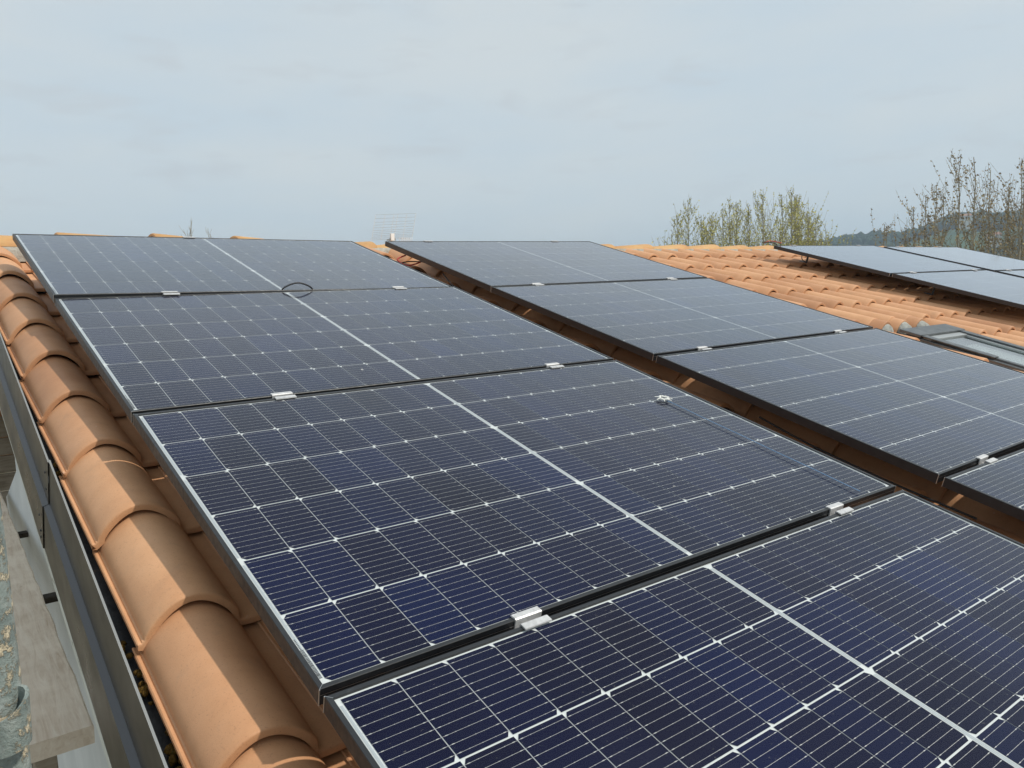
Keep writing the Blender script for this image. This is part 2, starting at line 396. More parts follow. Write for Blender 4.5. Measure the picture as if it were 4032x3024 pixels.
# ------------------------------------------------------------------ house
HB = Vector((5.6, 2.6, 0.0))
house = empty('house', Matrix.Translation(HB))
tag(house, 'house with a terracotta tiled roof and white gable wall carrying the solar panels', 'house')
HL = Matrix.Translation(-HB)
U_R = 11.2                               # right end of the roof
def W2(u, v, w): return ROOF @ Vector((u, v, w))
RV = 5.005                               # ridge line, slope coordinate
mb = MB()
dk = [(.30, -2.2, -.275), (U_R, -2.2, -.275), (U_R, 5.0, -.275), (.30, 5.0, -.275)]
b = [(p[0], p[1], p[2] - .12) for p in dk]
mb.add(dk + b, [(0, 1, 2, 3), (7, 6, 5, 4), (0, 4, 5, 1), (1, 5, 6, 2), (2, 6, 7, 3), (3, 7, 4, 0)])
roof = mb.build('roof', [M_DECK], house, HL @ ROOF)
tag(roof, 'roof slope of terracotta pan tiles')
# rear slope (behind the ridge)
rp = W2(0, 5.0, -.275)
mb = MB(); y0, z0 = rp.y + .01, rp.z; y1, z1 = y0 + 6.8, z0 - 6.8 * math.tan(ALPHA)
mb.add([(.25, y0, z0), (U_R, y0, z0), (U_R, y1, z1), (.25, y1, z1), (.25, y0, z0 - .14), (U_R, y0, z0 - .14), (U_R, y1, z1 - .14), (.25, y1, z1 - .14)],
       [(0, 1, 2, 3), (7, 6, 5, 4), (0, 4, 5, 1), (1, 5, 6, 2), (2, 6, 7, 3), (3, 7, 4, 0)])
rear = mb.build('rear_slope', [M_TILE], house, HL)

# walls -------------------------------------------------------------
XW = .38
def zroof(y): return y * math.tan(ALPHA) + CAMZ - (WC + .37) / math.cos(ALPHA)    # underside of the roof deck
ye = W2(0, -1.5, -.4).y
yr = W2(0, 4.93, -.4).y
mb = MB()
out_ = [(ye, 0), (5.87, 0), (5.87, CAMZ - 1.13), (5.79, CAMZ - 1.105), (4.97, CAMZ - .825), (4.90, zroof(4.90) - .02), (ye, zroof(ye) - .02)]
k = len(out_)
mb.add([(XW, y, z) for y, z in out_] + [(XW + .12, y, z) for y, z in out_], [tuple(range(k))[::-1], tuple(range(k, 2 * k))] + [(i, (i + 1) % k, (i + 1) % k + k, i + k) for i in range(k)])
tag(mb.build('gable_wall', [M_PLAST], house, HL), 'white plastered gable wall')
mb = MB()
mb.box((XW + .125, ye, 0), (U_R - .3, yr, zroof(ye) - .05)); mb.build('wall', [M_PLAST], house, HL)

# verge flashing: stepped brown sheet metal in two lengths
def flash(v0, v1, dx, top=True):
    prof = [(.300, -.264), (.254, -.262), (.2515, -.192), (.2485, -.191), (.2435, -.315), (.229, -.320), (.2235, -.446), (.236, -.452)]
    mb = MB(); dr = .0095
    N = 10
    vs = []
    for i in range(N + 1):
        v = v0 + (v1 - v0) * i / N
        for (u, w) in prof: vs.append((u + dx + dr * (v - 1.0), v, w))
    fs = []; k = len(prof)
    for i in range(N):
        for j in range(k - 1):
            fs.append((i * k + j, (i + 1) * k + j, (i + 1) * k + j + 1, i * k + j + 1))
    mb.add(vs, fs)
    mb.m = [0 if (q % (k - 1)) in (0, 3, 5, 6) else (1 if (q % (k - 1)) == 4 else 2) for q in range(len(fs))]  # upstand's top edge and inner face get pale metal, painting its lit edge
    o = mb.build('verge_flashing', [M_SHEET, M_LEDGE, M_PALU], house, HL @ ROOF)
    s = o.modifiers.new('solid', 'SOLIDIFY'); s.thickness = .0014; s.offset = 1
    return o
flash(-2.2, 2.215, .0); flash(2.20, 5.0, -.0032)
# rivets at the lap
for w in (-.235, -.285, -.36, -.41, -.43):
    mb = MB(); u = (.247 if w > -.31 else .2265) + .0095 * 1.22 - .0055
    mb.tube([(u, 2.235, w), (u - .003, 2.235, w)], .0035, 8); mb.build('rivet', [M_LEDGE], house, HL @ ROOF)
mb = MB()
for i in range(24):
    a, c = -2.2 + .3 * i, -2.2 + .3 * (i + 1)
    mb.add([(.222 + .0095 * (a - 1), a, -.448), (.222 + .0095 * (c - 1), c, -.448), (.222 + .0095 * (c - 1), c, -.474), (.222 + .0095 * (a - 1), a, -.474),
            (.300, a, -.448), (.300, c, -.448), (.300, c, -.474), (.300, a, -.474)], [(0, 1, 2, 3), (0, 4, 5, 1), (3, 2, 6, 7)])
mb.build('verge_batten', [M_BATT], house, HL @ ROOF)
mb = MB()                                # black membrane in the channel beside the tiles
for i in range(40):
    a, c = -2.2 + .18 * i, -2.2 + .18 * (i + 1)
    mb.add([(.252 + .0095 * (a - 1), a, -.258), (.252 + .0095 * (c - 1), c, -.258), (.42, c, -.268), (.42, a, -.268)], [(0, 3, 2, 1)])
mb.build('channel_membrane', [M_MEMB], house, HL @ ROOF)

# ------------------------------------------------------------------ roof tiles
U0, V0, PV, CR = .385, .970, .398, -.128
def UK(k): return U0 + .2385 * k - .0003 * k * k          # crown of tile column k
def tile_mesh(mat):
    pr = [(-.1035, -.0800), (-.1010, -.0780), (-.0945, -.0805), (-.0935, -.0770), (-.0900, -.0760)]
    for i in range(17):
        x = -.088 + .180 * i / 16
        pr.append((x, -.083 + .083 * max(0., math.cos(PI * x / .190)) ** .70 if x < 0 else -.070 + .070 * math.cos(PI * x / (2 * .0955)) ** .68))
    pr += [(.0935, -.070), (.0950, -.0835), (.100, -.0860), (.125, -.0865), (.150, -.0850)]
    th = .0155
    def off(d):
        o = []
        for i, (x, z) in enumerate(pr):
            x0, z0 = pr[max(i - 1, 0)]; x1, z1 = pr[min(i + 1, len(pr) - 1)]
            L = math.hypot(x1 - x0, z1 - z0) or 1
            o.append((x - (-(z1 - z0)) / L * d, z - (x1 - x0) / L * d))
        return o
    low = off(th); top2 = off(.0015)
    k = len(pr); L = .435
    secs = [(0.0, off(.0036), low), (.0012, top2, low), (.0045, pr, low), (.03, pr, low), (L, pr, low)]
    vs = []
    for y, t, l in secs:
        vs += [(x, y, z) for x, z in t] + [(x, y, z) for x, z in l]
    fs = []
    for s in range(len(secs) - 1):
        a = s * 2 * k; b = a + 2 * k
        for j in range(k - 1):
            fs.append((a + j, a + j + 1, b + j + 1, b + j))
            if s in (0, 3): pass
        fs.append((a + k - 1, a + 2 * k - 1, b + 2 * k - 1, b + k - 1))
        fs.append((a + k, a, b, b + k))
    e = (len(secs) - 1) * 2 * k
    for j in range(k - 1):
        fs.append((j + 1, j, k + j, k + j + 1))
        fs.append((e + j, e + j + 1, e + k + j + 1, e + k + j))
        fs.append((k + j + 1, k + j, e + k + j, e + k + j + 1))
    return mesh_from(vs, fs, [mat], None, 42)
TM = tile_mesh(M_TILE)
PANELS = {
 'A1': ((.4245, 4.2928, -.8280), (0., .64, -.07)), 'A2': ((.4258, 3.1579, -.8384), (.22, .16, .12)),
 'A3': ((.4290, 2.0095, -.8426), (.10, .17, .11)), 'A4': ((.4322, .8612, -.8452), (0., .22, -.01)),
 'B1': ((2.3914, 4.3251, -.8535), (.16, -.42, .18)), 'B2': ((2.3835, 3.1688, -.8538), (-.15, -.35, .19)),
 'B3': ((2.3612, 1.9943, -.8425), (.23, -.23, .53)), 'B4': ((2.3625, .8409, -.8442), (.01, 0., 0.)),
 'C1': ((6.3992, 4.2941, -.8540), (-.33, -.46, -.69)), 'C2': ((6.4016, 3.1439, -.8465), (-.2, -.3, -.4)),
 'D1': ((8.3530, 4.2820, -.8531), (-.24, -.02, .01)), 'D2': ((8.3600, 3.1330, -.8500), (-.1, 0., 0.))}
PW, PH, PT = 1.722, 1.132, .030
def covered(u, v):
    for n_, (t, r) in PANELS.items():
        if t[0] + .17 < u < t[0] + PW - .16 and t[1] - PH - .05 < v < t[1] - .10: return True
    return False
def seen(u, v, w):
    c = [sum(RC[i][j] * (u, v, w - WC)[j] for j in range(3)) for i in range(3)]
    if c[2] < .2: return None
    x, y = 3101.6 * c[0] / c[2] + 2016, 3101.6 * c[1] / c[2] + 1512
    return c[2] if -150 < x < 4250 and 800 < y < 3350 else None
ind, rest = [], []
NC = 47
for k in range(NC):
    for r in range(-7, 10):
        if k in (20, 21, 22) and r in (0, 1, 2): continue          # the roof window
        u = UK(k); v = V0 + PV * r - .003 * k
        vis = any(seen(u, v + d, CR) for d in (0, .2, .4)) and not (covered(u, v) and covered(u, v + .35))
        d = math.hypot(u, v)
        (ind if vis else rest).append((d, k, r))
ind.sort(); rest += ind[299:]; ind = ind[:299]
def tile_M(k, r, rr):
    u = UK(k) + rr.uniform(-.003, .003); v = V0 + PV * r - .003 * k + rr.uniform(-.005, .005) + (.315 if k in (20, 21, 22) and r == 3 else 0)
    return (Matrix.Translation((u, v, CR + rr.uniform(-.002, .002))) @ Matrix.Rotation(R_(rr.uniform(-.5, .5)), 4, 'Z')
            @ Matrix.Rotation(R_(rr.uniform(-.6, .6)), 4, 'Y') @ Matrix.Rotation(-math.asin(.026 / .398), 4, 'X'))
rr = random.Random(3)
for d, k, r in ind: obj('roof_tile', TM, roof, tile_M(k, r, rr))
if rest:
    mb = MB(); bv = [v.co.copy() for v in TM.vertices]; bf = [tuple(p.vertices) for p in TM.polygons]
    for d, k, r in rest: mb.add(bv, bf, 0, tile_M(k, r, rr))
    tag(mb.build('roof_tiling', [M_TILE], roof, smooth=42), kind='stuff')

# ridge ------------------------------------------------------------
YR = 5.02; ZC = CAMZ + .4205                   # ridge axis and crown height in world
def ridge_tile(u0, u1, dz0, dz1, s0, s1):
    N = 14; th = .013; L = u1 - u0
    vs = []; secs = [(0, s0 * .985, dz0 - .003), (.006, s0, dz0), (L * .5, (s0 + s1) / 2, (dz0 + dz1) / 2), (L - .006, s1, dz1), (L, s1 * .985, dz1 - .003)]
    for x, s, dz in secs:
        for inn in (0, 1):
            for i in range(N + 1):
                a = PI * i / N
                y = -math.cos(a) * (.128 * s - inn * th); z = (math.sin(a) ** .9) * (.062 * s) - .062 - inn * th
                if abs(math.cos(a)) > .93: z -= .006
                vs.append((x, y, z + dz))
    k = N + 1; fs = []
    for q in range(len(secs) - 1):
        a = q * 2 * k; b = a + 2 * k
        for j in range(N):
            fs.append((a + j, b + j, b + j + 1, a + j + 1)); fs.append((a + k + j, a + k + j + 1, b + k + j + 1, b + k + j))
        fs.append((a, a + k, b + k, b)); fs.append((a + N, b + N, b + k + N, a + k + N))
    e = (len(secs) - 1) * 2 * k
    for j in range(N):
        fs.append((j, j + 1, k + j + 1, k + j)); fs.append((e + j, e + k + j, e + k + j + 1, e + j + 1))
    me = mesh_from(vs, fs, [M_RIDGE], None, 50)
    return obj('ridge_tile', me, roof, ROOF.inverted() @ Matrix.Translation((u0, YR, ZC)))
RT = [(-.02, .32, .016, .012, 1., .92), (.26, .73, .022, .010, 1.02, .90), (.689, 1.24, .032, .012, 1.05, .90), (1.182, 1.72, .034, -.006, 1.05, .90),
      (1.66, 1.845, .026, .014, 1.04, .98), (1.80, 2.22, -.004, -.002, .92, .98), (2.17, 2.60, -.016, .0, .90, 1.02), (2.53, 3.03, -.024, .004, .86, 1.03)]
u = 2.97; rr = random.Random(8)
while u < U_R - .3:
    l = .475 + rr.uniform(-.02, .02); j = rr.uniform(-.004, .004)
    RT.append((u, u + l + .045, -.022 + j, -.002 + j, .88, 1.02)); u += l
for t_ in RT: ridge_tile(*t_)
# mortar bed under the ridge, lumpy
mb = MB(); N = 240; vs = []; fs = []
prof = [(4.862, .288), (4.872, .312), (4.880, .345), (4.892, .366), (4.930, .378)]
for i in range(N + 1):
    u = .22 + (U_R - .25) * i / N
    ph = min(abs(u - UK(q_)) for q_ in range(NC + 2)) / .23; arch = max(0, math.cos(2 * PI * ph))
    for q, (y, z) in enumerate(prof):
        nn = noise.noise((u * 6, q * .7, 2.2)) * .010 + noise.noise((u * 21, q * 1.7, 5)) * .006
        vs.append((u, y - (.016 * arch if q < 2 else .0) + nn - .005 * (q in (1, 2)), CAMZ + z + nn * .4 + (.022 * arch if q == 0 else 0) - .006 * (q == 4) - (0 if u > 1.7 else 0)))
k = len(prof)
for i in range(N):
    for j in range(k - 1): fs.append((i * k + j, (i + 1) * k + j, (i + 1) * k + j + 1, i * k + j + 1))
mb.add(vs, fs); mb.build('mortar_bed', [M_MORTAR], roof, ROOF.inverted(), smooth=60)

# roof window --------------------------------------------------------
rw = empty('roof_window'); rw.parent = house; rw.matrix_basis = HL @ ROOF @ Matrix.Translation((4.915, 2.20, -.135))
tag(rw, 'grey aluminium roof window with a pale pane between the tiles')
WW, WL = .55, .98
def bar(name, mat, *boxes, bev=.003):
    b = MB()
    for a, c in boxes: b.box(a, c)
    return bevel(b.build(name, [mat], rw), bev)
bar('side_flashing', M_GALU, ((-.02, -WL - .1, -.085), (.012, .03, -.010)))
bar('side_flashing', M_GALU, ((WW - .012, -WL - .1, -.095), (WW + .150, .03, -.045)))
bar('hood', M_GALU, ((-.028, -.072, -.004), (WW + .028, .062, .014)))
bar('frame_rail', M_PALU, ((.012, -.125, -.045), (WW - .012, -.074, .001)))
bar('frame_rail', M_GALU, ((.012, -WL, -.05), (WW - .012, -WL + .06, -.004)))
bar('frame_stile', M_GALU, ((.013, -WL + .061, -.05), (.050, -.073, .002)))
bar('frame_stile', M_GALU, ((WW - .050, -WL + .061, -.05), (WW - .013, -.073, .002)))
bar('cover_strip', M_GALU, ((-.014, -.50, .003), (.050, -.073, .010)))
bar('cover_strip', M_GALU, ((WW - .050, -.50, .003), (WW + .014, -.073, .010)))
bar('glazing_bead', M_PALU, ((.0505, -WL + .061, -.04), (.066, -.126, -.003)))
bar('glazing_bead', M_PALU, ((WW - .066, -WL + .061, -.04), (WW - .0505, -.126, -.003)))
b = MB(); b.box((.067, -WL + .062, -.016), (WW - .067, -.127, -.010)); b.build('pane', [M_WGLASS], rw)
b = MB(); b.box((.067, -WL + .062, -.045), (WW - .067, -.20, -.040)); b.build('added_backing', [M_ADDBACK], rw)  # unseen pale sheet added below the pane to lighten it
# mortar closing the cut tiles above it
for i, k in enumerate((20, 21, 22)):
    uu = UK(k); vs = []; fs = []; N = 14
    for s, y in ((1.04, .035), (1.03, .004), (.86, -.02 - .01 * i), (.42, -.034 - .008 * i), (.0, -.036 - .008 * i)):
        for j in range(N + 1):
            a = PI * j / N; nn = noise.noise((j * .6, s * 4, k)) * .006
            vs.append((math.cos(a) * .066 * s + nn, y + nn * 1.3 - .015 * (1 - math.sin(a)), -.084 + math.sin(a) * .066 * s + nn))
    for q in range(4):
        for j in range(N): fs.append((q * 15 + j, q * 15 + j + 1, (q + 1) * 15 + j + 1, (q + 1) * 15 + j))
    obj('mortar_plug', mesh_from(vs, fs, [M_LUMP], None, 60), roof, Matrix.Translation((uu, V0 + PV * 3 - .003 * k + .313, CR + .004)))

# ------------------------------------------------------------------ solar panels
LIP = .0092
def frame_mesh():
    mb = MB(); W_, H_ = PW, -PH
    def ring(x, y, z): return [(x, -y, z), (PW - x, -y, z), (PW - x, -PH + y, z), (x, -PH + y, z)]
    lv = [ring(.004, .004, -PT), ring(0, 0, -PT), ring(0, 0, -.0008), ring(.0008, .0008, 0), ring(LIP - .0008, LIP - .0008, 0), ring(LIP, LIP, -.0014), ring(LIP, LIP, -.008), ring(.0225, .0225, -PT + .002), ring(.0225, .0225, -PT)]
    vs = [p for r in lv[:7] for p in r]; fs = []
    for i in range(6):
        for k in range(4):
            k2 = (k + 1) % 4
            fs.append((i * 4 + k, (i + 1) * 4 + k, (i + 1) * 4 + k2, i * 4 + k2))
    mb.add(vs, fs)
    mb.m = [0] * len(fs)
    # bright grooves: a line along the outer faces and the mitred corners
    z1 = -.0118; e = .0003
    for (a, b) in (((0, 0), (PW, 0)), ((0, -PH), (PW, -PH))):
        y = a[1] + (e if a[1] == 0 else -e)
        mb.add([(0, y, z1), (PW, y, z1), (PW, y, z1 - .0007), (0, y, z1 - .0007)], [(0, 1, 2, 3)], 1)
    for sx, sy in ((0, 0), (1, 0), (0, 1), (1, 1)):
        x = sx * PW; y = -sy * PH; ox = e if sx else -e; oy = -e if sy else e
        mb.box((x + ox - .0008, y + oy - .0008, -PT), (x + ox + .0008, y + oy + .0008, -.0006), 1)
        dx = -LIP if sx else LIP; dy = LIP if sy else -LIP
        mb.add([(x, y, .0002), (x + dx, y + dy, .0002), (x + dx, y + dy + .0007, .0002), (x, y + .0007, .0002)], [(0, 1, 2, 3)], 1)
    return mb.mesh([M_FRAME, M_EDGE])
def back_mesh():
    mb = MB(); mb.box((LIP - .006, -PH + LIP - .006, -.0075), (PW - LIP + .006, -LIP + .006, -.0042)); return mb.mesh([M_BACK])
def glass_mesh():
    mb = MB(); mb.quad((LIP - .002, -PH + LIP - .002), (PW - LIP + .002, -LIP + .002), -.0016); return mb.mesh([M_GLASS])
CWc, CHc, GU, GV = .0913, .1814, .0017, .0034
CEN = .0135
EU = (PW - 2 * LIP - (18 * CWc + 16 * GU + CEN)) / 2 + LIP
EV = (PH - 2 * LIP - (6 * CHc + 5 * GV)) / 2 + LIP
def cell_mesh(side):
    """half cell, the two corners on one side cut; ten wires"""
    c = .0072; d = .0092; w, h = CWc, CHc
    pts = [(0, 0), (w - c, 0), (w, -d), (w, -h + d), (w - c, -h), (0, -h)] if side else [(c, 0), (w, 0), (w, -h), (c, -h), (0, -h + d), (0, -d)]
    mb = MB(); mb.add([(x, y, 0) for x, y in pts], [tuple(range(6))[::-1]])
    for i in range(10):
        y = -h * (i + .5) / 10
        mb.quad((-.0006, y - .00027), (w + .0006, y + .00027), .0002, 1)
        for x0, x1 in ((.0045, .0090), (w - .0090, w - .0045)):
            mb.quad((x0, y - .0007), (x1, y + .0007), .0003, 1)
        for q in range(1, 4):
            x0 = w * q / 4; mb.quad((x0 - .0006, y - .0006), (x0 + .0006, y + .0006), .0003, 1)
    return mb.mesh([M_CELL, M_WIRE])
CM = [cell_mesh(0), cell_mesh(1)]
def ribbon_mesh():
    mb = MB(); z = -.0038
    cx = EU + 9 * CWc + 8 * GU
    for i in range(3):
        y0 = -EV - i * 2 * (CHc + GV) - .012; y1 = y0 - 2 * CHc - GV + .024
        mb.quad((cx + .0030, y1), (cx + .0060, y0), z); mb.quad((cx + .0078, y1), (cx + .0108, y0), z)
        for x in (EU - .0070, PW - EU + .0025): mb.quad((x, y1), (x + .0045, y0), z)
        for r in range(20):
            y = y0 + .006 - (y0 - y1) * r / 20
            mb.quad((EU - .0030, y - .0004), (EU, y + .0004), z); mb.quad((PW - EU, y - .0004), (PW - EU + .0030, y + .0004), z)
    return mb.mesh([M_RIBBON])
def code_mesh():
    mb = MB(); rr = random.Random(2); y = -PH + EV + .012; z = -.0036
    while y < -PH + EV + .085:
        h = rr.choice([.0006, .0010, .0016]); mb.quad((EU - .0082, y), (EU - .0028, y + h), z); y += h + rr.choice([.0008, .0014])
    while y < -PH + EV + .115:
        mb.quad((EU - .0072, y), (EU - .0048, y + .0014), z); mb.quad((EU - .0062, y), (EU - .0056, y + .0024), z); y += .0038
    return mb.mesh([M_PRINT])
FM, BM, GM, RM, LM = frame_mesh(), back_mesh(), glass_mesh(), ribbon_mesh(), code_mesh()
PLAB = {
 'A1': 'solar panel at the top of the left column, its upper edge against the ridge tiles',
 'A2': 'solar panel second from the top in the left column, below the black cable loop',
 'A3': 'large solar panel in the left column with a thin blue strip across it',
 'A4': 'nearest solar panel, filling the bottom right of the picture',
 'B1': 'solar panel at the top of the middle column, below the wire grid antenna',
 'B2': 'solar panel second from the top in the middle column',
 'B3': 'solar panel third from the top in the middle column, beside the roof window',
 'B4': 'lowest solar panel of the middle column, only its corner showing at right edge',
 'C1': 'upper left solar panel of the far group, its dark side raised above shaded tiles',
 'C2': 'lower left solar panel of the far group, cut off by the right edge',
 'D1': 'farthest solar panel, upper right of the far group in front of bare trees',
 'D2': 'lower right solar panel of the far group, only a sliver at the right edge'}
PM = {}
for n_, (t, r) in PANELS.items():
    rv = Vector([R_(x) for x in r]); ang = rv.length
    Q = Matrix.Rotation(ang, 4, rv.normalized()) if ang > 1e-6 else Matrix()
    PM[n_] = ROOF @ Matrix.Translation((t[0], t[1], t[2] + WC)) @ Q
    p = empty('solar_panel', PM[n_])
    tag(p, PLAB[n_], 'solar panel', 'solar panels on the roof')
    obj('frame', FM, p); bk = obj('backsheet', BM, p); obj('glass', GM, p)
    obj('ribbon', RM, bk); obj('bar_code', LM, bk)
    for row in range(6):
        for c_ in range(18):
            x = EU + c_ * (CWc + GU) + (CEN - GU if c_ >= 9 else 0)
            y = -EV - row * (CHc + GV)
            side = (row % 2 == 0)
            if c_ >= 9: side = (row % 2 == 1)
            obj('cell', CM[1 if side else 0], bk, Matrix.Translation((x, y, -.0034)))

# clamps between the panels ---------------------------------------------
def clamp_mesh(gap, end=False):
    """hat shaped clamp, channel sunk between the frames; local: x along the gap, y across"""
    L = .030; t = .003; g = gap / 2
    if end: prof = [(-.014, .0), (-.014, t), (.004, t), (.004 + t * .2, -.03), (.004, -.03), (.001, 0)]
    else:
        prof = [(-g - .0135, .0006), (-g - .0130, .0034), (-g + .0008, .0040), (-g + .0036, .0024), (-g + .0042, -.021), (g - .0042, -.021), (g - .0036, .0024), (g - .0008, .0040), (g + .0112, .0040), (g + .0135, .0006),
                (g - .0004, .0006), (g - .0014, -.0245), (-g + .0014, -.0245), (-g + .0004, .0006)]
    mb = MB(); n = len(prof)
    mb.add([(-L, y, z) for y, z in prof] + [(L, y, z) for y, z in prof], [tuple(range(n)), tuple(range(2 * n - 1, n - 1, -1))] + [(i, i + n, (i + 1) % n + n, (i + 1) % n) for i in range(n)])
    if not end: mb.tube([(0, 0, -.021), (0, 0, -.016)], .0065, 6)
    me = mb.mesh([M_CLAMP]); return me
CLM, CLE = clamp_mesh(.019), clamp_mesh(.02, True)
OFF = {'A': (.398, 1.414), 'B': (.305, 1.375), 'C': (.345, 1.48), 'D': (.30, 1.25)}
where = {'A': 'left column', 'B': 'middle column', 'C': 'far group, near half', 'D': 'far group, far half'}
rown = {1: 'first and second', 2: 'second and third', 3: 'third and nearest'}
for n_ in PANELS:
    nx = n_[0] + str(int(n_[1]) + 1)
    if nx not in PANELS: continue
    for q, ou in enumerate(OFF[n_[0]]):
        a = PM[n_] @ Vector((ou, -PH, 0)); b = PM[nx] @ Vector((ou, 0, 0)); mid = (a + b) / 2
        Mx = PM[n_].to_3x3().to_4x4(); Mx.translation = mid
        o = obj('panel_clamp', CLM, None, Mx)
        g_ = (a - b).length
        o.scale = (1, 1, 1)
        tag(o, 'silver %s clamp between %s panels of the %s' % (('left', 'right')[q], rown[int(n_[1])], where[n_[0]]), 'clamp', 'clamps holding the solar panels')
TOPU = {'A1': (.787,), 'B1': (.307, 1.374), 'C1': (.30, 1.42), 'D1': (.28, 1.27)}
for n_, us in TOPU.items():
    for q, ou in enumerate(us):
        o = obj('end_clamp', CLE, None, PM[n_] @ Matrix.Translation((ou, 0, .0005)))
        tag(o, 'silver end clamp on the top edge of the %s panel, %s one' % ({'A1': 'left column', 'B1': 'middle column', 'C1': 'near far-group', 'D1': 'farthest'}[n_], ('left', 'right')[q] if len(us) > 1 else 'only'), 'clamp', 'clamps holding the solar panels')
# rails with hooks under the panels
m_rail = M_EDGE
for c_, top, bot, u_l in (('A', 4.36, -.4, .426), ('B', 4.38, -.4, 2.378), ('C', 4.34, 1.9, 6.40), ('D', 4.34, 1.9, 8.355)):
    for q, ou in enumerate(OFF[c_]):
        r_ = empty('mounting_rail', ROOF @ Matrix.Translation((u_l + ou, 0, -.036)))
        b = MB(); b.box((-.018, bot, -.026), (.018, top, -.0035)); b.build('rail', [m_rail], r_)
        vv = top - .2
        while vv > bot:
            b = MB(); b.box((-.012, vv, -.10), (.012, vv + .006, -.027)); b.box((-.012, vv, -.106), (.012, vv + .07, -.100)); b.build('roof_hook', [M_GALU], r_)
            vv -= 1.2
        tag(r_, 'aluminium rail under the %s, %s of its pair' % ({'A': 'left panel column', 'B': 'middle panel column', 'C': 'near half of the far panels', 'D': 'far half of the far panels'}[c_], ('left', 'right')[q]), 'rail', 'mounting rails')

# ------------------------------------------------------------------ cables, blue strip, bird dropping
def roofpt(u, v, w): return ROOF @ Vector((u, v, w))
def cable(name, pts, rad, mat, label, cat='cable'):
    P = [roofpt(*p) for p in pts]; Q = []
    for i in range(len(P) - 1):                                   # Catmull-Rom
        p0, p1, p2, p3 = P[max(i - 1, 0)], P[i], P[i + 1], P[min(i + 2, len(P) - 1)]
        for s in range(8):
            t = s / 8
            Q.append(.5 * ((2 * p1) + (p2 - p0) * t + (2 * p0 - 5 * p1 + 4 * p2 - p3) * t * t + (3 * p1 - p0 - 3 * p2 + p3) * t ** 3))
    Q.append(P[-1]); b = MB(); b.tube(Q, rad, 8)
    return tag(b.build(name, [mat], smooth=60), label, cat)
cable('cable', [(1.250, 3.168, -.05), (1.268, 3.170, -.008), (1.292, 3.172, .018), (1.345, 3.174, .033), (1.395, 3.172, .019), (1.420, 3.168, -.006), (1.437, 3.166, -.05)], .0036, M_RUBBER, 'black cable looping up out of the gap between two panels of the left column')
cable('cable', [(2.44, 3.72, -.075), (2.36, 3.42, -.10), (2.33, 3.05, -.118), (2.345, 2.80, -.125), (2.44, 2.55, -.13)], .0038, M_RUBBER, 'black cable hanging over the tiles between the left and middle columns')
cable('cable', [(2.47, 1.55, -.105), (2.44, 1.3, -.112), (2.43, 1.0, -.112), (2.44, .75, -.11)], .0038, M_RUBBER, 'black cable under the edge of the middle column near the blue strip')
cable('cable', [(2.47, 4.02, -.075), (2.40, 4.05, -.10), (2.345, 4.08, -.072), (2.41, 4.10, -.05)], .0042, M_RED, 'short red cable bending out under the top panel of the middle column')
cable('cable', [(2.50, 4.00, -.07), (2.41, 4.08, -.085), (2.30, 4.02, -.10), (2.26, 3.96, -.112)], .0036, M_RUBBER, 'thin black cable beside the red one under the middle column')
cable('cable', [(6.30, 4.335, .006), (6.38, 4.345, .020), (6.46, 4.34, .016), (6.56, 4.33, .004)], .004, M_RED, 'red cable end lying behind the top corner of the far group')
cable('cable', [(6.26, 4.335, .012), (6.34, 4.335, .010), (6.44, 4.33, .004), (6.5, 4.325, -.02)], .004, M_RUBBER, 'black cable end lying behind the top corner of the far group')
cable('cable', [(6.70, 4.18, -.05), (6.62, 4.12, -.10), (6.60, 4.05, -.12)], .004, M_RUBBER, 'black cable hanging from under the upper far panel onto the tiles')
# thin blue strip and a white ring-shaped bird dropping on the third panel
A3i = PM['A3']
b = MB(); pts = []
for i in range(21):
    v_ = 1.600 + (.900 - 1.600) * i / 20; pts.append(roofpt(1.990 + .003 * math.sin(i * .9) * .3 + .004 * i / 20, v_, -.0002))
b.tube(pts, .0013, 6); tag(b.build('thin_strip', [M_STRIP]), 'thin blue strip lying straight across the third panel of the left column', 'thin_strip')
b = MB()
ringp = []
for i in range(17):
    a = 2 * PI * i / 16; ringp.append(roofpt(1.989 + .016 * math.cos(a) + .002 * math.sin(5 * a), 1.617 + .014 * math.sin(a) + .002 * math.cos(4 * a), .004))
b.tube(ringp, [.0035 + .0018 * math.sin(3 * i) for i in range(17)], 6)
for i in range(7):
    a = i * .95; b.tube([roofpt(1.989 + .012 * math.cos(a), 1.617 + .012 * math.sin(a), .004), roofpt(1.989 + .034 * math.cos(a + .3), 1.617 + .028 * math.sin(a + .3), .0022)], [.0026, .0012], 5)
tag(b.build('bird_dropping', [M_DROP]), 'streaked white bird dropping at the end of the blue strip', 'bird_dropping')

# ------------------------------------------------------------------ antenna behind the ridge
def WP(x, y, z): return Vector((x, y, CAMZ + z))
TL, TR, BL, BR = WP(3.989, 7.5, .905), WP(4.475, 7.5, .935), WP(3.945, 7.55, .640), WP(4.436, 7.55, .668)
an = empty('antenna', Matrix.Translation(WP(4.19, 7.58, -.45)))
tag(an, 'white wire grid reflector of a television antenna standing behind the ridge', 'antenna')
AI = Matrix.Translation(-WP(4.19, 7.58, -.45))
def gp(s, t): return (TL * (1 - s) + TR * s) * (1 - t) + (BL * (1 - s) + BR * s) * t
for t in (0, .145, .29, .395, .50, .605, .675, .745, .812, .862, .912, .965):
    b = MB(); b.tube([gp(0, t), gp(.5, t), gp(1, t)], .0014, 5); b.build('cross_wire', [M_WIREG], an, AI)
for s in (0, .225, .445, .54, .765, 1):
    b = MB(); b.tube([gp(s, 0), gp(s, .985)], .0018, 6); b.build('upright_wire', [M_WHITEP], an, AI)
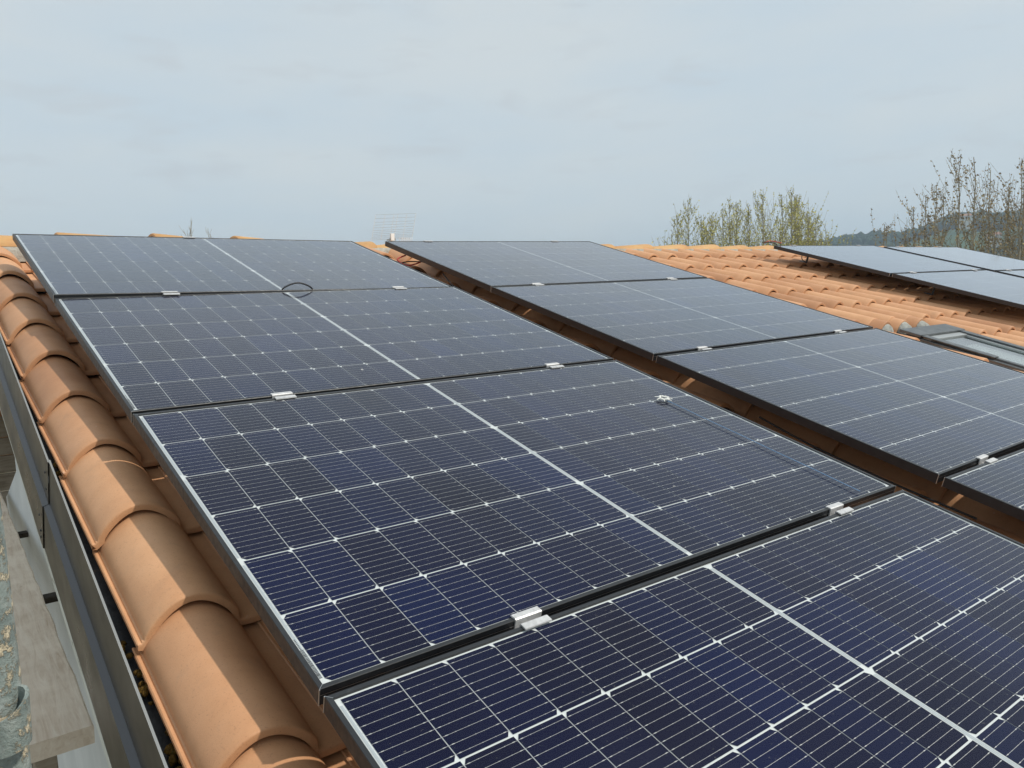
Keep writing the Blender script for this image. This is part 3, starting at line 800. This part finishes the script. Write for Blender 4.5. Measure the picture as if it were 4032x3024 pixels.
b = MB(); c0 = gp(.49, .86); b.box((c0.x - .022, c0.y - .012, c0.z - .048), (c0.x + .022, c0.y + .012, c0.z + .028)); bevel(b.build('junction_box', [M_WHITEP], an, AI), .004)
b = MB(); b.tube([WP(4.19, 7.58, -.95), WP(4.19, 7.58, .66)], .016, 10); b.build('mast', [M_PALU], an, AI)
b = MB(); b.box((4.155, 7.545, CAMZ + .648), (4.225, 7.60, CAMZ + .664)); b.tube([WP(4.162, 7.54, .675), WP(4.158, 7.54, .64)], .004, 6); b.tube([WP(4.222, 7.54, .675), WP(4.226, 7.54, .64)], .004, 6); b.build('bracket', [M_PALU], an, AI)
pts = [WP(4.27 + .145 * i / 60, 7.52 + .02 * math.sin(2 * PI * i / 10), .655 + .022 * math.cos(2 * PI * i / 10)) for i in range(61)]
b = MB(); b.tube(pts, .0022, 5); tag(b.build('cable_coil', [M_WHITEP], an, AI), 'coil of pale aerial cable')

# ------------------------------------------------------------------ scaffold at the left edge
sp = empty('scaffold_upright', Matrix.Translation((.029, 1.0, 0)))
tag(sp, 'galvanised scaffold post splashed with mortar at the left edge of the picture', 'scaffold post')
b = MB()
N = 60
b.tube([(0, 0, CAMZ * i / N * 1.0 + .6 * i / N) for i in range(N + 1)], .0305, 20); b.build('tube', [M_GALV], sp, smooth=40)
b = MB(); cx, cy, cz = .012, -.030, CAMZ - .455
nn = 18
outer = []; 
for z, ro, ri in ((cz, .0205, .0165), (cz + .046, .0225, .0185)):
    for r_ in (ro, ri):
        for k in range(nn):
            a = 2 * PI * k / nn; tz = (.010 * math.cos(a) + .006 * math.sin(a)) * (1 if z > cz else .3); b.v.append(Vector((cx + r_ * math.cos(a), cy + r_ * math.sin(a), z + tz)))
for k in range(nn):
    k2 = (k + 1) % nn
    for f in ((k, k2, 2 * nn + k2, 2 * nn + k), (nn + k2, nn + k, 3 * nn + k, 3 * nn + k2), (2 * nn + k, 2 * nn + k2, 3 * nn + k2, 3 * nn + k), (k2, k, nn + k, nn + k2)): b.f.append(f); b.m.append(0)
b.build('wedge_cup', [M_GALV], sp, smooth=40)
pk = empty('scaffold_plank', Matrix.Translation((.155, 2.205, CAMZ - 1.05)) @ Matrix.Rotation(R_(-1.1), 4, 'Z'))
tag(pk, 'weathered wooden scaffold plank with its sawn end towards the camera', 'plank')
b = MB(); rr = random.Random(4); NL = 30
vs = []
for i in range(NL + 1):
    y = 3.6 * i / NL; e0 = rr.uniform(-.0022, .0022); e1 = rr.uniform(-.003, .003)
    vs += [(-.115, y, -.047), (.118 + e1 * .5, y, -.047), (.121 + e1, y, -.004), (.116 + e1, y, .001), (-.112 + e0, y, .001), (-.116 + e0, y, -.004)]
fs = [(0, 1, 2, 3, 4, 5)] + [tuple(NL * 6 + k for k in range(6))[::-1]]
for i in range(NL):
    for k in range(6): fs.append((i * 6 + k, (i + 1) * 6 + k, (i + 1) * 6 + (k + 1) % 6, i * 6 + (k + 1) % 6))
b.add(vs, fs); b.build('board', [M_WOOD], pk)
b = MB()
b.box((.150, 2.42, 0), (.205, 2.48, CAMZ - 1.10)); o = b.build('timber_prop', [M_BOARD]); bevel(o, .004)
tag(o, 'dark timber prop standing under the end of the scaffold plank', 'prop')
for yy, lb in ((3.54, 'nearer dark timber bearer between the plank and the white wall'), (4.70, 'farther dark timber bearer between the plank and the white wall')):
    b = MB(); b.box((-.12, yy - .03, CAMZ - 1.125), (XW - .002, yy + .03, CAMZ - 1.10)); o = b.build('bearer', [M_DARKT]); bevel(o, .004); tag(o, lb, 'bearer', 'bearers under the plank')
# boarding seen past the end of the white wall
bf = empty('board_fence', Matrix.Translation((.7, 9.0, 0)))
tag(bf, 'old brown boarding beyond the far end of the white wall', 'fence')
for k in range(36):
    b = MB(); z = CAMZ - .62 - .175 * (k + 1); rr = random.Random(k)
    if z < 0: break
    b.box((-1.5, rr.uniform(-.012, .012), z), (.9, .04, z + .165)); o = b.build('board', [M_BOARD], bf); bevel(o, .005)

# moss in the channel
mb = MB(); rnd = random.Random(21)
for (u, v, n_) in ((.285, 1.28, 14), (.290, 1.03, 22), (.300, 1.56, 5), (.305, 1.86, 4), (.300, 2.28, 10), (.315, 2.62, 6), (.318, 2.92, 18), (.322, 3.32, 8), (.325, 3.72, 8), (.275, 1.12, 9), (.27, 1.42, 5)):
    for i in range(n_):
        s = rnd.uniform(.004, .011); p = Vector((u + rnd.gauss(0, .010), v + rnd.gauss(0, .028), -.250 + s * .3))
        q = Matrix.Rotation(rnd.uniform(0, 6), 3, 'Z')
        mb.add([p + (q @ w_) * s * rnd.uniform(.7, 1.3) for w_ in ico_v], ico_f)
tag(mb.build('moss', [M_MOSS], None, ROOF, smooth=180), 'yellow brown moss growing in the black channel beside the verge tiles', 'moss', kind='stuff')

# ------------------------------------------------------------------ trees
def cray(x, y):
    d = Vector(((x - 2016) / 3101.6, (y - 1512) / 3101.6, 1))
    l = Vector([sum(RC[i][j] * d[i] for i in range(3)) for j in range(3)])
    return (ROOF.to_3x3() @ l)
def tree(px, py, dist, leaf, label, group, seed, spread=.17, dens=1.0, bare=.25, name='poplar_tree'):
    rn = random.Random(seed)
    d = cray(px, py); k = dist / math.hypot(d.x, d.y)
    base = Vector((d.x * k, d.y * k, 0)); H = CAMZ + d.z * k
    root = empty(name, Matrix.Translation(base)); tag(root, label, 'tree', group)
    tk = MB(); cr = MB()
    lean = Vector((rn.uniform(-.012, .012), rn.uniform(-.012, .012), 0))
    st = []; NS = 14
    for i in range(NS + 1):
        t = i / NS; st.append(Vector((lean.x * H * t + rn.gauss(0, .018) * (t > 0), lean.y * H * t + rn.gauss(0, .018) * (t > 0), H * t)))
    r0 = .0062 * H
    tk.tube(st, [r0 * (1 - .93 * (i / NS) ** .8) + .006 for i in range(NS + 1)], 7)
    leaves = []
    def limb(p, dr, L, r, lvl):
        n = 6; pts = [p]; q = p.copy(); dd = dr.copy()
        for i in range(n):
            dd = (dd + Vector((rn.gauss(0, .09), rn.gauss(0, .09), .07))).normalized()
            q = q + dd * (L / n); pts.append(q.copy())
        (tk if lvl == 0 else cr).tube(pts, [max(.0045, r * (1 - .85 * i / n)) for i in range(n + 1)], 5 if lvl == 0 else 4, 0, False)
        d_ = .08
        while d_ < L:
            f = d_ / L * n; i = min(int(f), n - 1); leaves.append(pts[i].lerp(pts[i + 1], f - i)); d_ += rn.uniform(.07, .14) / dens
        if lvl == 0:
            for i in range(1, n):
                for _q in range(int(1.1 * dens + rn.random())):
                    a = rn.uniform(0, 2 * PI)
                    limb(pts[i], (dd * .8 + Vector((math.cos(a), math.sin(a), .3)) * .5).normalized(), L * rn.uniform(.22, .5) + .10, r * .4, 1)
    z = H * .25
    while z < H * .98:
        t = z / H; i = min(int(t * NS), NS - 1); f = t * NS - i
        p = st[i].lerp(st[i + 1], f); a = rn.uniform(0, 2 * PI)
        L = H * spread * (1.0 - t) * rn.uniform(.55, 1.25) + rn.uniform(.15, .4)
        limb(p, Vector((math.cos(a), math.sin(a), rn.uniform(1.1, 2.3))).normalized(), L, r0 * (1 - t) * .35 + .007, 0)
        z += H * rn.uniform(.010, .024) / dens
    z = H * .6
    while z < H: leaves.append(st[min(int(z / H * NS), NS - 1)].lerp(st[min(int(z / H * NS), NS - 1) + 1], z / H * NS - int(z / H * NS)) if z < H * .999 else st[-1]); z += rn.uniform(.08, .16)
    for p in leaves:
        t = p.z / H
        if rn.random() < bare * max(0, min(1, (t - .62) * 5)): continue
        for _ in range(rn.choice([1, 1, 2])):
            s = rn.uniform(.022, .048)
            c_ = p + Vector((rn.gauss(0, .030), rn.gauss(0, .030), rn.gauss(.01, .030)))
            n1 = Vector((rn.gauss(0, 1), rn.gauss(0, 1), rn.gauss(0, 1))).normalized(); a1 = n1.orthogonal().normalized(); b1 = n1.cross(a1)
            cr.add([c_ + a1 * s * 1.3, c_ + b1 * s * .8 + n1 * s * .2, c_ - a1 * s * 1.1, c_ - b1 * s * .8 + n1 * s * .2], [(0, 1, 2, 3)], 1)
    tk.build('trunk', [M_BARK], root, smooth=80)
    cr.build('crown', [M_BARK, leaf], root)
G1, G2 = 'green poplars behind the ridge', 'brown budding poplars at the right'
left = [(2712, 798, 42, 'leftmost tall green tree of the group behind the ridge, with a single thin spire'), (2640, 925, 40, 'tiny twig tip at the left end of the green trees'),
        (2672, 846, 44, 'short green sapling just left of the single spire tree'), (2755, 848, 45, 'short green sapling just right of the single spire tree'), (2805, 860, 42, 'low green tree in the dip left of the main green clump'),
        (2838, 828, 46, 'slim green tree rising from the dip beside the main green clump'), (2876, 806, 43, 'green tree at the left of the dense yellow green clump'), (2903, 806, 47, 'green tree in the middle of the dense yellow green clump'),
        (2956, 811, 44, 'green tree at the right of the dense clump with one thin tip'), (3005, 768, 42, 'tall bare branched tree with a dark trunk between the two green clumps'),
        (3072, 766, 45, 'tall green tree left of the highest tip of the right clump'), (3108, 756, 43, 'green tree with the highest tip of the group'), (3130, 768, 47, 'green tree just right of the highest tip'), (3154, 790, 44, 'green tree on the falling right side of the group'),
        (3178, 850, 42, 'short green tree near the right end of the group'), (3202, 858, 45, 'short green tree at the right end of the group'), (3234, 928, 43, 'tiny lone twig right of the green trees')]
for i, (x, y, d, lb) in enumerate(left):
    tree(x, y, d, M_LEAFG, lb, G1, 100 + i, (.56 + .12 * math.sin(i * 2.3)) if y < 900 else .05, 1.0 if y < 900 else .6, .45)
right = [(3775, 608, 34, 'tallest brown budding tree, left of the pair of spires at the right'), (3850, 616, 35, 'tall brown budding tree, right of the pair of spires'), (3895, 668, 37, 'brown tree leaning close to the right hand spire'),
         (3730, 760, 38, 'shorter brown tree tucked against the left side of the tallest one'), (3690, 728, 33, 'bare forked tree with a pale trunk left of the tall pair'), (3650, 775, 35, 'slim bare tree second from the left of the brown trees'),
         (3602, 818, 34, 'small brown tree at the left end of the taller brown trees'), (3475, 882, 36, 'small thin twig in front of the low end of the hill'), (3505, 890, 38, 'second small thin twig in front of the low hill'), (3562, 898, 35, 'short twig just left of the small brown tree'),
         (3965, 722, 36, 'yellowish brown tree between the tall pair and the right edge'), (4012, 624, 33, 'tall brown tree cut by the right edge, nearer one'), (4040, 600, 36, 'tall brown tree on the very right edge, farther one'),
         (3930, 840, 33, 'low yellow leaved tree in front of the hill right of the tall pair'), (3820, 870, 39, 'low brown tree between the trunks of the tall pair'), (3990, 860, 38, 'low brown tree near the right edge in front of the hill'), (4085, 700, 35, 'brown tree just outside the right edge')]
for i, (x, y, d, lb) in enumerate(right):
    tree(x, y, d, M_LEAFB, lb, G2, 300 + i, (.58 + .12 * math.sin(i * 1.7)) if y < 850 else .14, .56 if y < 850 else .6, .15)
tree(740, 896, 30, M_LEAFB, 'twiggy tree top peeping over the ridge at the left', 'twigs over the ridge at the left', 501, .30, 1.2, 1.0)
tree(824, 921, 31, M_LEAFB, 'second smaller twig tip over the ridge at the left', 'twigs over the ridge at the left', 502, .22, .9, 1.0)

# ------------------------------------------------------------------ air between here and the hill
hz = bpy.data.materials.new('haze'); hz.use_nodes = True; ht = hz.node_tree; ht.nodes.clear()
ho = ht.nodes.new('ShaderNodeOutputMaterial'); pv = ht.nodes.new('ShaderNodeVolumePrincipled')
pv.inputs['Color'].default_value = (.66, .83, 1.0, 1); pv.inputs['Density'].default_value = .0006; pv.inputs['Anisotropy'].default_value = .1
ht.links.new(pv.outputs[0], ho.inputs['Volume'])
mb = MB(); mb.box((-60, -60, -6), (1450, 1450, 96)); tag(mb.build('haze', [hz]), 'thin blue haze in the air', 'haze', kind='stuff')
